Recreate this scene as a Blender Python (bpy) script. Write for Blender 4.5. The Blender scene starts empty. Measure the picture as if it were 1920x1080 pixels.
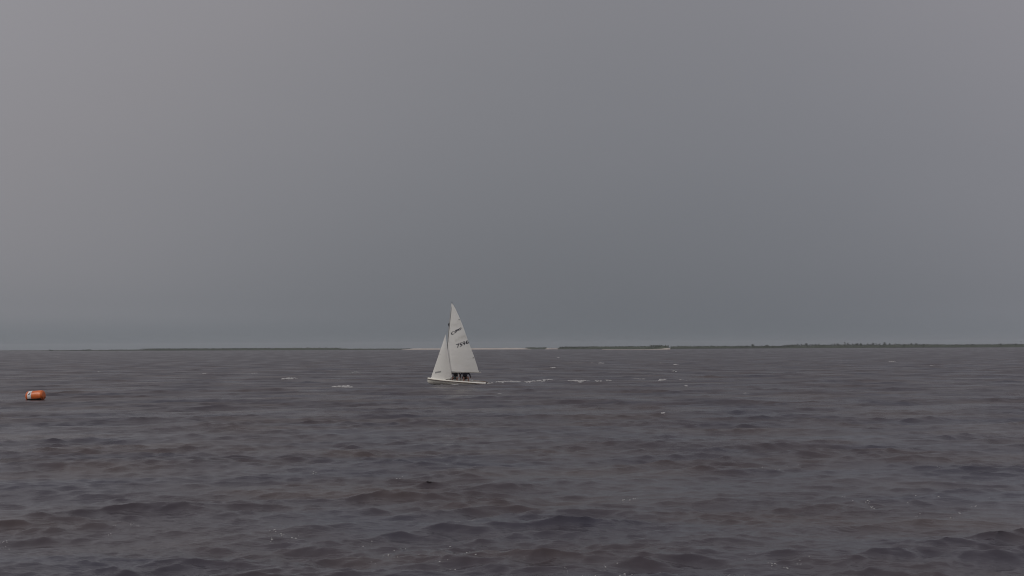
import bpy, bmesh, math, random
import numpy as np
from mathutils import Vector, Matrix, noise as mnoise

sc = bpy.context.scene
col = sc.collection
R = math.radians

# ------------------------------------------------------------------ camera
F = 2318.0                       # focal length in pixels of the 1920 px wide photograph
CAMH = 2.63
PITCH = math.atan((540 - 651.0) / -F)      # eye level lies at y = 651 in the middle of the frame
ROLL = math.atan(8.0 / 1920.0)
cam_d = bpy.data.cameras.new("camera")
cam = bpy.data.objects.new("camera", cam_d)
col.objects.link(cam)
cam_d.sensor_width = 36.0
cam_d.lens = F / 1920.0 * 36.0
cam_d.clip_start = 0.2
cam_d.clip_end = 20000
CM = (Matrix.Translation((0, 0, CAMH)) @ Matrix.Rotation(R(90) + PITCH, 4, 'X') @ Matrix.Rotation(-ROLL, 4, 'Z'))
cam.matrix_world = CM
sc.camera = cam

# ------------------------------------------------------------------ light and sky
SUN_EL, SUN_AZ = R(45), R(-135)             # azimuth from +Y, negative = to the left
sun_dir = Vector((math.sin(SUN_AZ) * math.cos(SUN_EL), math.cos(SUN_AZ) * math.cos(SUN_EL), math.sin(SUN_EL)))
world = bpy.data.worlds.new("World")
sc.world = world
world.use_nodes = True
nt = world.node_tree
nt.nodes.clear()
N, L = nt.nodes, nt.links


def wn(kind, **kw):
    n = N.new(kind)
    for k, v in kw.items():
        setattr(n, k, v)
    return n


def wmath(op, a, b=None):
    n = N.new('ShaderNodeMath')
    n.operation = op
    for i, v in enumerate((a, b)):
        if v is None:
            continue
        if isinstance(v, (int, float)):
            n.inputs[i].default_value = v
        else:
            L.new(v, n.inputs[i])
    return n.outputs[0]


tc = wn('ShaderNodeTexCoord')
sep = wn('ShaderNodeSeparateXYZ')
L.new(tc.outputs['Generated'], sep.inputs[0])
X, Z = sep.outputs['X'], sep.outputs['Z']
Zc = wmath('MAXIMUM', Z, 0.0)
# overcast: brighter with height, darkest under the cloud straight ahead
el = wmath('DIVIDE', wmath('MULTIPLY', Zc, 0.40), wmath('ADD', 1.0, Zc))
dxm = wmath('SUBTRACT', X, 0.10)
q = wmath('MULTIPLY', dxm, dxm)
side = wmath('DIVIDE', wmath('MULTIPLY', q, 0.43), wmath('ADD', 1.0, wmath('DIVIDE', q, 0.4)))
lum = wmath('ADD', wmath('ADD', 0.146, el), side)
# low rain band along the horizon, thicker to the left
band = wmath('EXPONENT', wmath('MULTIPLY', Zc, -45.0))
left = wmath('MINIMUM', wmath('MAXIMUM', wmath('MULTIPLY', X, -2.6), 0.0), 1.0)
lum = wmath('MULTIPLY', lum, wmath('SUBTRACT', 1.0, wmath('MULTIPLY', wmath('MULTIPLY', band, left), 0.28)))
# thin paler layer a little above the horizon, towards both sides
zz = wmath('DIVIDE', wmath('SUBTRACT', Zc, 0.025), 0.009)
pale = wmath('EXPONENT', wmath('MULTIPLY', wmath('MULTIPLY', zz, zz), -1.0))
pale = wmath('MULTIPLY', pale, wmath('MINIMUM', wmath('MULTIPLY', q, 8.0), 1.0))
lum = wmath('MULTIPLY', lum, wmath('ADD', 1.0, wmath('MULTIPLY', pale, 0.05)))
# soft cloud structure
mp = wn('ShaderNodeMapping')
mp.inputs['Scale'].default_value = (2.2, 2.2, 7.0)
L.new(tc.outputs['Generated'], mp.inputs[0])
nz = wn('ShaderNodeTexNoise')
nz.inputs['Scale'].default_value = 1.3
nz.inputs['Detail'].default_value = 3.0
nz.inputs['Roughness'].default_value = 0.45
L.new(mp.outputs[0], nz.inputs['Vector'])
cl = wmath('ADD', 0.965, wmath('MULTIPLY', nz.outputs['Fac'], 0.07))
lum = wmath('MULTIPLY', lum, cl)
comb = wn('ShaderNodeCombineColor')
warm = wmath('MINIMUM', wmath('MAXIMUM', wmath('SUBTRACT', lum, 0.158), -0.02), 0.10)
L.new(wmath('MULTIPLY', lum, wmath('SUBTRACT', wmath('ADD', 0.93, wmath('MULTIPLY', warm, 0.8)), wmath('MULTIPLY', band, 0.04))), comb.inputs[0])
L.new(wmath('MULTIPLY', lum, wmath('ADD', 0.985, wmath('MULTIPLY', warm, 0.0))), comb.inputs[1])
L.new(wmath('MULTIPLY', lum, wmath('ADD', wmath('ADD', 1.09, wmath('MULTIPLY', wmath('MAXIMUM', X, 0.0), 0.06)), wmath('MULTIPLY', warm, -0.4))), comb.inputs[2])
sky = wn('ShaderNodeTexSky')
sky.sky_type = 'NISHITA'
sky.sun_disc = False
sky.sun_elevation = SUN_EL
sky.sun_rotation = SUN_AZ
sky.dust_density = 4.0
bg_clear = wn('ShaderNodeBackground')
bg_clear.inputs['Strength'].default_value = 0.05
L.new(sky.outputs[0], bg_clear.inputs['Color'])
bg_cloud = wn('ShaderNodeBackground')
bg_cloud.inputs['Strength'].default_value = 1.0
L.new(comb.outputs[0], bg_cloud.inputs['Color'])
mix = wn('ShaderNodeMixShader')
mix.inputs[0].default_value = 0.97         # share of the sky that cloud covers
L.new(bg_clear.outputs[0], mix.inputs[1])
L.new(bg_cloud.outputs[0], mix.inputs[2])
wo = wn('ShaderNodeOutputWorld')
L.new(mix.outputs[0], wo.inputs['Surface'])

sun_d = bpy.data.lights.new("sun", 'SUN')
sun_d.energy = 1.5
sun_d.angle = R(35)
sun_d.color = (1.0, 0.96, 0.9)
sun = bpy.data.objects.new("sun", sun_d)
col.objects.link(sun)
sun.rotation_euler = sun_dir.to_track_quat('Z', 'Y').to_euler()
sun.location = sun_dir * 50

vs = sc.view_settings
vs.view_transform = 'Standard'
vs.look = 'None'
vs.exposure = 0.0
vs.gamma = 1.0
vs.use_curve_mapping = False
sc.cycles.use_denoising = True
sc.cycles.filter_width = 1.0
sc.cycles.max_bounces = 6
sc.cycles.diffuse_bounces = 2
sc.cycles.glossy_bounces = 3
sc.cycles.transmission_bounces = 3
sc.cycles.volume_bounces = 0

rng = np.random.default_rng(11)
random.seed(5)


# ------------------------------------------------------------------ helpers
def ray(px, py):
    d = CM.to_3x3() @ Vector(((px - 960) / F, (540 - py) / F, -1.0))
    return d.normalized()


def on_water(px, py):
    d = ray(px, py)
    t = -CAMH / d.z
    return Vector((d.x * t, d.y * t, 0))


def tag(o, label=None, cat=None, group=None, kind=None):
    for k, v in (('label', label), ('category', cat), ('group', group), ('kind', kind)):
        if v:
            o[k] = v
    return o


def empty(name, mat=None, **kw):
    o = bpy.data.objects.new(name, None)
    col.objects.link(o)
    o.empty_display_size = 0.3
    if mat is not None:
        o.matrix_world = mat
    return tag(o, **kw)


def link_mesh(name, me, mat, parent=None, smooth=True):
    o = bpy.data.objects.new(name, me)
    if mat is not None and not me.materials:
        me.materials.append(mat)
    if smooth:
        me.polygons.foreach_set('use_smooth', [True] * len(me.polygons))
    col.objects.link(o)
    if parent is not None:
        o.parent = parent
    return o


def pydata(name, vs_, fs_, mat, parent=None, smooth=True):
    me = bpy.data.meshes.new(name)
    me.from_pydata([tuple(v) for v in vs_], [], fs_)
    me.update()
    return link_mesh(name, me, mat, parent, smooth)


def frame_of(d):
    d = Vector(d).normalized()
    a = d.cross(Vector((0, 0, 1)))
    if a.length < 1e-3:
        a = d.cross(Vector((1, 0, 0)))
    a.normalize()
    return a, d.cross(a).normalized()


def tube(V, Fs, pts, rad, n=8, cap=True):
    """append a tube through pts (radius per point) to the lists V, Fs"""
    pts = [Vector(p) for p in pts]
    if not hasattr(rad, '__len__'):
        rad = [rad] * len(pts)
    base = len(V)
    a, b = frame_of(pts[-1] - pts[0])
    for i, p in enumerate(pts):
        for k in range(n):
            t = 2 * math.pi * k / n
            V.append(p + (a * math.cos(t) + b * math.sin(t)) * rad[i])
    for i in range(len(pts) - 1):
        for k in range(n):
            k2 = (k + 1) % n
            Fs.append((base + i * n + k, base + i * n + k2, base + (i + 1) * n + k2, base + (i + 1) * n + k))
    if cap:
        Fs.append(tuple(base + k for k in range(n))[::-1])
        Fs.append(tuple(base + (len(pts) - 1) * n + k for k in range(n)))


def tube_obj(name, pts, rad, mat, parent=None, n=8):
    V, Fs = [], []
    tube(V, Fs, pts, rad, n)
    return pydata(name, V, Fs, mat, parent)


def ball(V, Fs, c, r, nu=10, nv=7):
    """closed ellipsoid; r scalar or 3-tuple"""
    c = Vector(c)
    if not hasattr(r, '__len__'):
        r = (r, r, r)
    b = len(V)
    V.append(c + Vector((0, 0, r[2])))
    for i in range(1, nv):
        ph = math.pi * i / nv
        for k in range(nu):
            t = 2 * math.pi * k / nu
            V.append(c + Vector((r[0] * math.sin(ph) * math.cos(t), r[1] * math.sin(ph) * math.sin(t), r[2] * math.cos(ph))))
    V.append(c - Vector((0, 0, r[2])))
    last = len(V) - 1
    for k in range(nu):
        Fs.append((b, b + 1 + k, b + 1 + (k + 1) % nu))
        Fs.append((last, last - nu + (k + 1) % nu, last - nu + k))
    for i in range(nv - 2):
        for k in range(nu):
            k2 = (k + 1) % nu
            Fs.append((b + 1 + i * nu + k, b + 1 + (i + 1) * nu + k, b + 1 + (i + 1) * nu + k2, b + 1 + i * nu + k2))


# ------------------------------------------------------------------ materials
def material(name, color, rough=0.6, var=0.0, scale=8.0, spec=0.4, bump=0.0, metallic=0.0, color2=None, coat=0.0):
    m = bpy.data.materials.new(name)
    m.use_nodes = True
    t = m.node_tree
    p = t.nodes['Principled BSDF']
    p.inputs['Roughness'].default_value = rough
    p.inputs['Specular IOR Level'].default_value = spec
    p.inputs['Metallic'].default_value = metallic
    p.inputs['Coat Weight'].default_value = coat
    c2 = color2 or tuple(c * (1 - var) for c in color)
    tcn = t.nodes.new('ShaderNodeTexCoord')
    n = t.nodes.new('ShaderNodeTexNoise')
    n.inputs['Scale'].default_value = scale
    n.inputs['Detail'].default_value = 5
    t.links.new(tcn.outputs['Object'], n.inputs['Vector'])
    r = t.nodes.new('ShaderNodeValToRGB')
    r.color_ramp.elements[0].position = 0.35
    r.color_ramp.elements[1].position = 0.65
    r.color_ramp.elements[0].color = (*c2, 1)
    r.color_ramp.elements[1].color = (*color, 1)
    t.links.new(n.outputs['Fac'], r.inputs[0])
    t.links.new(r.outputs[0], p.inputs['Base Color'])
    if bump:
        b = t.nodes.new('ShaderNodeBump')
        b.inputs['Strength'].default_value = bump
        b.inputs['Distance'].default_value = 0.02
        t.links.new(n.outputs['Fac'], b.inputs['Height'])
        t.links.new(b.outputs[0], p.inputs['Normal'])
    return m


M = {}
M['hull'] = material('white_gelcoat', (0.74, 0.72, 0.64), 0.3, 0.12, 2.5, coat=0.3)
M['deck'] = material('pale_deck_paint', (0.72, 0.70, 0.64), 0.5, 0.1, 4)
M['rail'] = material('brown_rub_rail', (0.15, 0.11, 0.09), 0.6, 0.08, 3)
M['alu'] = material('grey_anodised_spar', (0.42, 0.42, 0.41), 0.45, 0.1, 5, metallic=0.4)
M['boom'] = material('white_spar_paint', (0.62, 0.60, 0.56), 0.45, 0.1, 5)
M['wire'] = material('rigging_wire', (0.2, 0.2, 0.2), 0.4, 0.1, 5, metallic=0.6)
M['rope'] = material('white_rope', (0.55, 0.53, 0.5), 0.8, 0.2, 40)
M['darkrope'] = material('dark_rope', (0.05, 0.05, 0.06), 0.8, 0.2, 40)
M['mark'] = material('navy_sail_print', (0.018, 0.018, 0.03), 0.8, 0.1, 5)
M['greymark'] = material('grey_sail_print', (0.26, 0.26, 0.26), 0.8, 0.15, 9)
M['teal'] = material('teal_tape', (0.08, 0.28, 0.27), 0.5, 0.1, 5)
M['wood'] = material('varnished_wood', (0.20, 0.10, 0.05), 0.4, 0.3, 12)
M['skin'] = material('skin', (0.32, 0.175, 0.13), 0.55, 0.12, 14)
M['black'] = material('black_neoprene', (0.014, 0.011, 0.011), 0.7, 0.2, 20)
M['navy'] = material('navy_fabric', (0.018, 0.015, 0.026), 0.75, 0.2, 20)
M['greyshort'] = material('grey_blue_fabric', (0.13, 0.15, 0.16), 0.8, 0.2, 20)
M['brownshort'] = material('dark_brown_fabric', (0.06, 0.028, 0.018), 0.8, 0.2, 20)
M['hair'] = material('dark_hair', (0.02, 0.014, 0.01), 0.6, 0.3, 40)
M['eye'] = material('eye', (0.05, 0.04, 0.035), 0.2, 0.1, 30)
M['orange'] = material('orange_vinyl', (0.64, 0.150, 0.028), 0.42, 0.0, 3.2, color2=(0.52, 0.105, 0.02), coat=0.2)
M['white_vinyl'] = material('white_vinyl', (0.62, 0.61, 0.62), 0.45, 0.12, 6)
M['weed'] = material('dark_weedy_rubber', (0.02, 0.022, 0.012), 0.8, 0.4, 14)
M['foam'] = material('sea_foam', (0.38, 0.375, 0.38), 0.9, 0.3, 9, spec=0.2)
M['bark'] = material('dark_bark', (0.05, 0.038, 0.028), 0.9, 0.3, 3)
M['leaf'] = material('dark_green_leaves', (0.034, 0.046, 0.026), 0.8, 0.0, 0.3, color2=(0.022, 0.032, 0.02))
M['scrub'] = material('marsh_scrub', (0.044, 0.054, 0.030), 0.85, 0.0, 0.05, color2=(0.028, 0.038, 0.026))
M['timber'] = material('weathered_timber', (0.09, 0.08, 0.07), 0.9, 0.3, 3)


def sail_material():
    m = bpy.data.materials.new('white_sailcloth')
    m.use_nodes = True
    t = m.node_tree
    t.nodes.clear()
    out = t.nodes.new('ShaderNodeOutputMaterial')
    tcn = t.nodes.new('ShaderNodeTexCoord')
    n = t.nodes.new('ShaderNodeTexNoise')
    n.inputs['Scale'].default_value = 0.9
    n.inputs['Detail'].default_value = 4
    t.links.new(tcn.outputs['Object'], n.inputs['Vector'])
    r = t.nodes.new('ShaderNodeValToRGB')
    r.color_ramp.elements[0].position = 0.3
    r.color_ramp.elements[1].position = 0.7
    r.color_ramp.elements[0].color = (0.84, 0.825, 0.775, 1)
    r.color_ramp.elements[1].color = (0.90, 0.89, 0.855, 1)
    t.links.new(n.outputs['Fac'], r.inputs[0])
    n2 = t.nodes.new('ShaderNodeTexNoise')
    n2.inputs['Scale'].default_value = 3.0
    mpp = t.nodes.new('ShaderNodeMapping')
    mpp.inputs['Rotation'].default_value = (0, R(35), 0)
    mpp.inputs['Scale'].default_value = (0.35, 1, 1.6)
    t.links.new(tcn.outputs['Object'], mpp.inputs[0])
    t.links.new(mpp.outputs[0], n2.inputs['Vector'])
    b = t.nodes.new('ShaderNodeBump')
    b.inputs['Strength'].default_value = 0.35
    b.inputs['Distance'].default_value = 0.05
    t.links.new(n2.outputs['Fac'], b.inputs['Height'])
    d = t.nodes.new('ShaderNodeBsdfDiffuse')
    tr = t.nodes.new('ShaderNodeBsdfTranslucent')
    for s in (d, tr):
        t.links.new(r.outputs[0], s.inputs['Color'])
        t.links.new(b.outputs[0], s.inputs['Normal'])
    mx = t.nodes.new('ShaderNodeMixShader')
    mx.inputs[0].default_value = 0.40
    t.links.new(d.outputs[0], mx.inputs[1])
    t.links.new(tr.outputs[0], mx.inputs[2])
    th = t.nodes.new('ShaderNodeBsdfTransparent')      # open weave: a little shows straight through
    mx2 = t.nodes.new('ShaderNodeMixShader')
    mx2.inputs[0].default_value = 0.09
    t.links.new(mx.outputs[0], mx2.inputs[1])
    t.links.new(th.outputs[0], mx2.inputs[2])
    t.links.new(mx2.outputs[0], out.inputs['Surface'])
    return m


M['sail'] = sail_material()

# ------------------------------------------------------------------ wave field
G = 9.81
lam_oct = []
for lo, hi, cnt in ((4.6, 8.5, 16), (2.6, 4.6, 34), (1.3, 2.6, 44), (0.65, 1.3, 48), (0.3, 0.65, 56), (0.14, 0.3, 56)):
    lam_oct.append(np.exp(rng.uniform(math.log(lo), math.log(hi), cnt)))
steep = [0.014, 0.044, 0.064, 0.092, 0.138, 0.125]          # slope of each octave (root mean square)
WL, WA, WD, WP = [], [], [], []
main_dir = R(-90 + 9)                                # travelling towards the camera, a little to the right
for lam, s in zip(lam_oct, steep):
    n = len(lam)
    k = 2 * np.pi / lam
    w = rng.uniform(0.5, 1.5, n)
    a = w / k
    a *= s * math.sqrt(2.0) / math.sqrt(np.sum((a * k) ** 2))
    spread = 0.30 + 0.20 * (np.log(8.5 / lam) / math.log(8.5 / 0.3))
    WL.append(lam); WA.append(a)
    WD.append(main_dir + rng.normal(0, 1, n) * spread)
    WP.append(rng.uniform(0, 2 * np.pi, n))
WL, WA, WD, WP = map(np.concatenate, (WL, WA, WD, WP))
WK = 2 * np.pi / WL
WC = np.where(WL > 0.65, 1.35, 1.0)                   # sideways pinch: sharp crests over flat troughs
# wave groups: slow random swelling and calming of the chop
GL = np.exp(rng.uniform(math.log(3.5), math.log(16.0), 26))
GD = rng.uniform(0, 2 * np.pi, 26)
GP = rng.uniform(0, 2 * np.pi, 26)
GA = math.sqrt(2.0 / 26)


def envelope(x, y):
    g = np.zeros_like(x)
    for lam, d, p in zip(GL, GD, GP):
        k = 2 * np.pi / lam
        g += np.cos(x * np.float32(k * math.cos(d)) + y * np.float32(k * math.sin(d)) + np.float32(p)) * np.float32(GA)
    return np.exp(np.clip(0.20 * g, -0.4, 0.45))


def waves(x, y, lam_min=None):
    """x, y flat float arrays; lam_min: shortest wavelength kept at each point"""
    x = x.astype(np.float32); y = y.astype(np.float32)
    dx = np.zeros_like(x); dy = np.zeros_like(x); dz = np.zeros_like(x)
    lost = np.zeros_like(x)
    for lam, a, d, p, k, ch in zip(WL, WA, WD, WP, WK, WC):
        cx, cy = math.cos(d), math.sin(d)
        ph = (x * (k * cx) + y * (k * cy) + p).astype(np.float32)
        if lam_min is None:
            w = 1.0
        else:
            w = np.clip((lam - lam_min) / (0.6 * lam_min), 0, 1)
            lost += (1 - w * w) * (0.5 * (a * k) ** 2)
        s = np.sin(ph) * (a * w)
        dz += np.cos(ph) * (a * w)
        dx -= s * (ch * cx)
        dy -= s * (ch * cy)
    e = envelope(x, y)
    return dx * e, dy * e, dz * e, lost * e * e


def water_z(x, y):
    """height of the chop at world x, y (undoes the sideways shift by iteration)"""
    x = np.atleast_1d(np.asarray(x, dtype=np.float64)); y = np.atleast_1d(np.asarray(y, dtype=np.float64))
    u, v = x.copy(), y.copy()
    for _ in range(4):
        dx, dy, dz, _l = waves(u, v)
        u, v = x - dx, y - dy
    return waves(u, v)[2]


# ------------------------------------------------------------------ water sheet
def build_water():
    rr = [1.2]
    while rr[-1] < 11.5:
        rr.append(rr[-1] * 1.012)
    while rr[-1] < 260:
        rr.append(rr[-1] * 1.0033)
    while rr[-1] < 4300:
        rr.append(rr[-1] * 1.022)
    rr = np.array(rr)
    fine = np.linspace(-33, 33, 860)
    rest = np.linspace(33, 327, 110)[1:-1]
    th = np.radians(np.concatenate([fine, rest]))
    nr, nth = len(rr), len(th)
    Rg, Tg = np.meshgrid(rr, th, indexing='ij')
    x = (Rg * np.sin(Tg)).ravel()
    y = (Rg * np.cos(Tg)).ravel()
    dr = np.gradient(rr)
    lam_r = 2.0 * np.maximum(dr, rr * math.radians(66 / 860.0))
    lam_min = np.repeat(lam_r, nth).astype(np.float32)
    coarse = np.tile(np.concatenate([np.zeros(len(fine)), np.ones(len(rest))]), nr)
    lam_min = np.where(coarse > 0, np.maximum(lam_min, Rg.ravel() * math.radians(2.7) * 2.6), lam_min).astype(np.float32)
    dx, dy, dz, lost = waves(x, y, lam_min)
    co = np.stack([x + dx, y + dy, dz], axis=1).astype(np.float32)
    me = bpy.data.meshes.new('water')
    nv = nr * nth
    i = np.arange(nr - 1)[:, None] * nth
    j = np.arange(nth)[None, :]
    j2 = (j + 1) % nth
    quads = np.stack([i + j, i + nth + j, i + nth + j2, i + j2], axis=-1).reshape(-1, 4)
    nq = len(quads)
    me.vertices.add(nv + 1)
    allco = np.concatenate([co, np.array([[0, 0, 0]], dtype=np.float32)])
    me.vertices.foreach_set('co', allco.ravel())
    tri = np.stack([np.full(nth, nv), np.arange(nth), (np.arange(nth) + 1) % nth], axis=1)
    loops = np.concatenate([quads.ravel(), tri.ravel()]).astype(np.int32)
    me.loops.add(len(loops))
    me.loops.foreach_set('vertex_index', loops)
    npoly = nq + nth
    me.polygons.add(npoly)
    starts = np.concatenate([np.arange(nq) * 4, nq * 4 + np.arange(nth) * 3]).astype(np.int32)
    me.polygons.foreach_set('loop_start', starts)
    at = me.attributes.new('fine_chop', 'FLOAT', 'POINT')
    at.data.foreach_set('value', np.concatenate([lost, [0]]).astype(np.float32))
    me.update(calc_edges=True)
    me.validate()
    me.polygons.foreach_set('use_smooth', np.ones(len(me.polygons), dtype=bool))

    m = bpy.data.materials.new('brown_brackish_water')
    m.use_nodes = True
    t = m.node_tree
    p = t.nodes['Principled BSDF']
    p.inputs['IOR'].default_value = 1.333
    p.inputs['Specular IOR Level'].default_value = 0.5
    geo = t.nodes.new('ShaderNodeNewGeometry')

    def nmap(scale, rot=0.0):
        mp_ = t.nodes.new('ShaderNodeMapping')
        mp_.inputs['Scale'].default_value = scale
        mp_.inputs['Rotation'].default_value = (0, 0, rot)
        t.links.new(geo.outputs['Position'], mp_.inputs[0])
        return mp_.outputs[0]

    def ntex(vec, scale, detail, rough=0.5):
        n_ = t.nodes.new('ShaderNodeTexNoise')
        n_.inputs['Scale'].default_value = scale
        n_.inputs['Detail'].default_value = detail
        n_.inputs['Roughness'].default_value = rough
        t.links.new(vec, n_.inputs['Vector'])
        return n_.outputs['Fac']

    def mth(op, a, b):
        n_ = t.nodes.new('ShaderNodeMath')
        n_.operation = op
        for q, v in enumerate((a, b)):
            if isinstance(v, (int, float)):
                n_.inputs[q].default_value = v
            else:
                t.links.new(v, n_.inputs[q])
        return n_.outputs[0]

    # suspended silt: slow patches of warmer and cooler brown
    silt = ntex(nmap((0.16, 0.30, 0.0)), 1.0, 4)
    ramp = t.nodes.new('ShaderNodeValToRGB')
    ramp.color_ramp.elements[0].position = 0.35
    ramp.color_ramp.elements[1].position = 0.68
    ramp.color_ramp.elements[0].color = (0.041, 0.039, 0.053, 1)
    ramp.color_ramp.elements[1].color = (0.059, 0.045, 0.045, 1)
    t.links.new(silt, ramp.inputs[0])
    t.links.new(ramp.outputs[0], p.inputs['Base Color'])
    # wind ripples, stronger in gust patches
    gust = ntex(nmap((0.03, 0.07, 0.0)), 1.0, 3)
    gust = mth('ADD', 0.55, mth('MULTIPLY', gust, 0.9))
    rip1 = ntex(nmap((1.0, 2.3, 1.0), 0.15), 2.6, 3, 0.55)
    rip2 = ntex(nmap((1.0, 2.0, 1.0), -0.25), 9.0, 3, 0.6)
    cat = ntex(nmap((0.30, 0.16, 0.0)), 1.0, 2)
    gust = mth('MULTIPLY', gust, mth('MAXIMUM', mth('ADD', 0.1, mth('MULTIPLY', cat, 1.8)), 0.4))
    hgt = mth('ADD', mth('MULTIPLY', rip1, 0.018), mth('MULTIPLY', rip2, 0.008))
    hgt = mth('MULTIPLY', hgt, gust)
    b = t.nodes.new('ShaderNodeBump')
    b.inputs['Strength'].default_value = 1.0
    b.inputs['Distance'].default_value = 1.0
    t.links.new(hgt, b.inputs['Height'])
    t.links.new(b.outputs[0], p.inputs['Normal'])
    at_n = t.nodes.new('ShaderNodeAttribute')
    at_n.attribute_name = 'fine_chop'
    rough = mth('ADD', 0.04, mth('MULTIPLY', mth('POWER', at_n.outputs['Fac'], 0.5), 1.5))
    rough = mth('MINIMUM', rough, 0.42)
    t.links.new(rough, p.inputs['Roughness'])
    o = link_mesh('water', me, m, smooth=False)
    return tag(o, 'choppy brown grey bay water under the overcast', None, None, 'structure')


build_water()

# ------------------------------------------------------------------ far shore
EYE = lambda px: 655.0 - 8.0 * px / 1920.0         # eye level along the frame


def az_of(px):
    return math.atan((px - 960) / F)


def shore_mesh(name, spans, mat, label, depth=70.0, step=4.0, zmin=-0.6, seed=0, rough=0.35):
    """a low island: spans = [(px, distance to its edge, crest height in metres), ...]"""
    px = np.array([s[0] for s in spans], dtype=float)
    ds = np.array([s[1] for s in spans], dtype=float)
    hs = np.array([s[2] for s in spans], dtype=float)
    xs = np.arange(px[0], px[-1] + step * 0.5, step)
    prof = [(-6, -1.0), (0, 0.0), (4, 0.30), (9, 0.75), (16, 1.0), (30, 0.95), (depth, 0.8), (depth + 12, -1.0)]
    V, Fs = [], []
    for c, x in enumerate(xs):
        d0 = np.interp(x, px, ds)
        h = np.interp(x, px, hs)
        a = math.atan((x - 960) / F)
        for (q, f) in prof:
            nn = mnoise.noise(Vector((x * 0.11 + seed, q * 0.05, 0))) + 0.6 * mnoise.noise(Vector((x * 0.31 + seed, q * 0.09, 3.1)))
            z = zmin if f < 0 else h * f * (1 + rough * nn) + 0.02
            edge = 3.0 * mnoise.noise(Vector((x * 0.07 + seed, 7.7, 0)))
            rr = (d0 + q + edge) / math.cos(a)
            V.append((rr * math.sin(a), rr * math.cos(a), z))
    m_ = len(prof)
    for c in range(len(xs) - 1):
        for k in range(m_ - 1):
            Fs.append((c * m_ + k, (c + 1) * m_ + k, (c + 1) * m_ + k + 1, c * m_ + k + 1))
    Fs.append(tuple(range(m_)))
    Fs.append(tuple((len(xs) - 1) * m_ + k for k in range(m_))[::-1])
    o = pydata(name, V, Fs, mat, smooth=False)
    return tag(o, label, None, None, 'structure')


def shore_material(name, low, high, z0, z1):
    m = bpy.data.materials.new(name)
    m.use_nodes = True
    t = m.node_tree
    p = t.nodes['Principled BSDF']
    p.inputs['Roughness'].default_value = 0.95
    p.inputs['Specular IOR Level'].default_value = 0.1
    geo = t.nodes.new('ShaderNodeNewGeometry')
    sp = t.nodes.new('ShaderNodeSeparateXYZ')
    t.links.new(geo.outputs['Position'], sp.inputs[0])
    n = t.nodes.new('ShaderNodeTexNoise')
    n.inputs['Scale'].default_value = 0.06
    n.inputs['Detail'].default_value = 5
    t.links.new(geo.outputs['Position'], n.inputs['Vector'])
    a = t.nodes.new('ShaderNodeMath'); a.operation = 'MULTIPLY_ADD'
    t.links.new(n.outputs['Fac'], a.inputs[0]); a.inputs[1].default_value = (z1 - z0) * 2
    t.links.new(sp.outputs['Z'], a.inputs[2])
    mr = t.nodes.new('ShaderNodeMapRange')
    mr.inputs['From Min'].default_value = z0 + (z1 - z0)
    mr.inputs['From Max'].default_value = z1 + (z1 - z0)
    t.links.new(a.outputs[0], mr.inputs['Value'])
    mx = t.nodes.new('ShaderNodeMix'); mx.data_type = 'RGBA'
    mx.inputs['A'].default_value = (*low, 1)
    mx.inputs['B'].default_value = (*high, 1)
    t.links.new(mr.outputs[0], mx.inputs['Factor'])
    t.links.new(mx.outputs['Result'], p.inputs['Base Color'])
    return m


M['marsh'] = shore_material('marsh_ground', (0.034, 0.038, 0.032), (0.044, 0.054, 0.034), 0.4, 1.0)
M['sand'] = shore_material('pale_sand', (0.34, 0.30, 0.27), (0.42, 0.38, 0.345), 0.3, 1.2)

shore_mesh('marsh_shore', [(-420, 1700, 0.8), (60, 1700, 0.7), (180, 1650, 1.1), (270, 1600, 1.5), (300, 1560, 2.2),
                           (520, 1530, 2.4), (620, 1500, 2.4), (640, 1500, 1.7), (775, 1500, 1.3)],
           M['marsh'], 'long thin dark marsh shoreline on the horizon', seed=3)
shore_mesh('sandbar', [(752, 1488, 0.15), (766, 1474, 0.9), (776, 1468, 1.55), (830, 1466, 1.7), (935, 1463, 1.5), (948, 1463, 1.75), (978, 1462, 1.7), (996, 1472, 0.2)], M['sand'],
           'pale bare sandbar on the horizon behind the dinghy', seed=9, rough=0.22, depth=60)
shore_mesh('marsh_islet', [(984, 1490, 1.1), (992, 1485, 1.9), (1022, 1485, 1.8), (1032, 1490, 0.7), (1046, 1480, 1.0),
                           (1056, 1400, 2.6), (1160, 1300, 2.5), (1250, 1200, 2.5), (1258, 1200, 0.8)], M['marsh'],
           'low dark green islet between the sandbar and the wooded shore', seed=14)
shore_mesh('sand_spit', [(1128, 1110, 0.25), (1140, 1090, 0.28), (1180, 1085, 0.20), (1215, 1080, 0.30), (1240, 1075, 0.75), (1250, 1075, 1.35), (1255, 1080, 1.5), (1258, 1090, 0.4)],
           M['sand'], 'thin white sand spit at the foot of the islet', seed=22, rough=0.1, depth=30)
shore_mesh('sand_patch', [(1022, 1450, 0.5), (1026, 1440, 1.3), (1034, 1440, 1.1), (1046, 1450, 0.8)], M['sand'],
           'small pale sand patch beside the islet', seed=27, rough=0.2, depth=20)
shore_mesh('wooded_shore', [(1254, 1330, 0.9), (1264, 1330, 2.2), (1400, 1400, 1.9), (1470, 1420, 2.4), (1500, 1420, 2.9),
                            (1735, 1420, 2.9), (1790, 1440, 2.6), (1830, 1440, 2.9), (1930, 1440, 3.2), (2400, 1460, 3.2)], M['marsh'],
           'long green marsh shore carrying the far trees', seed=31, depth=120)


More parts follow.
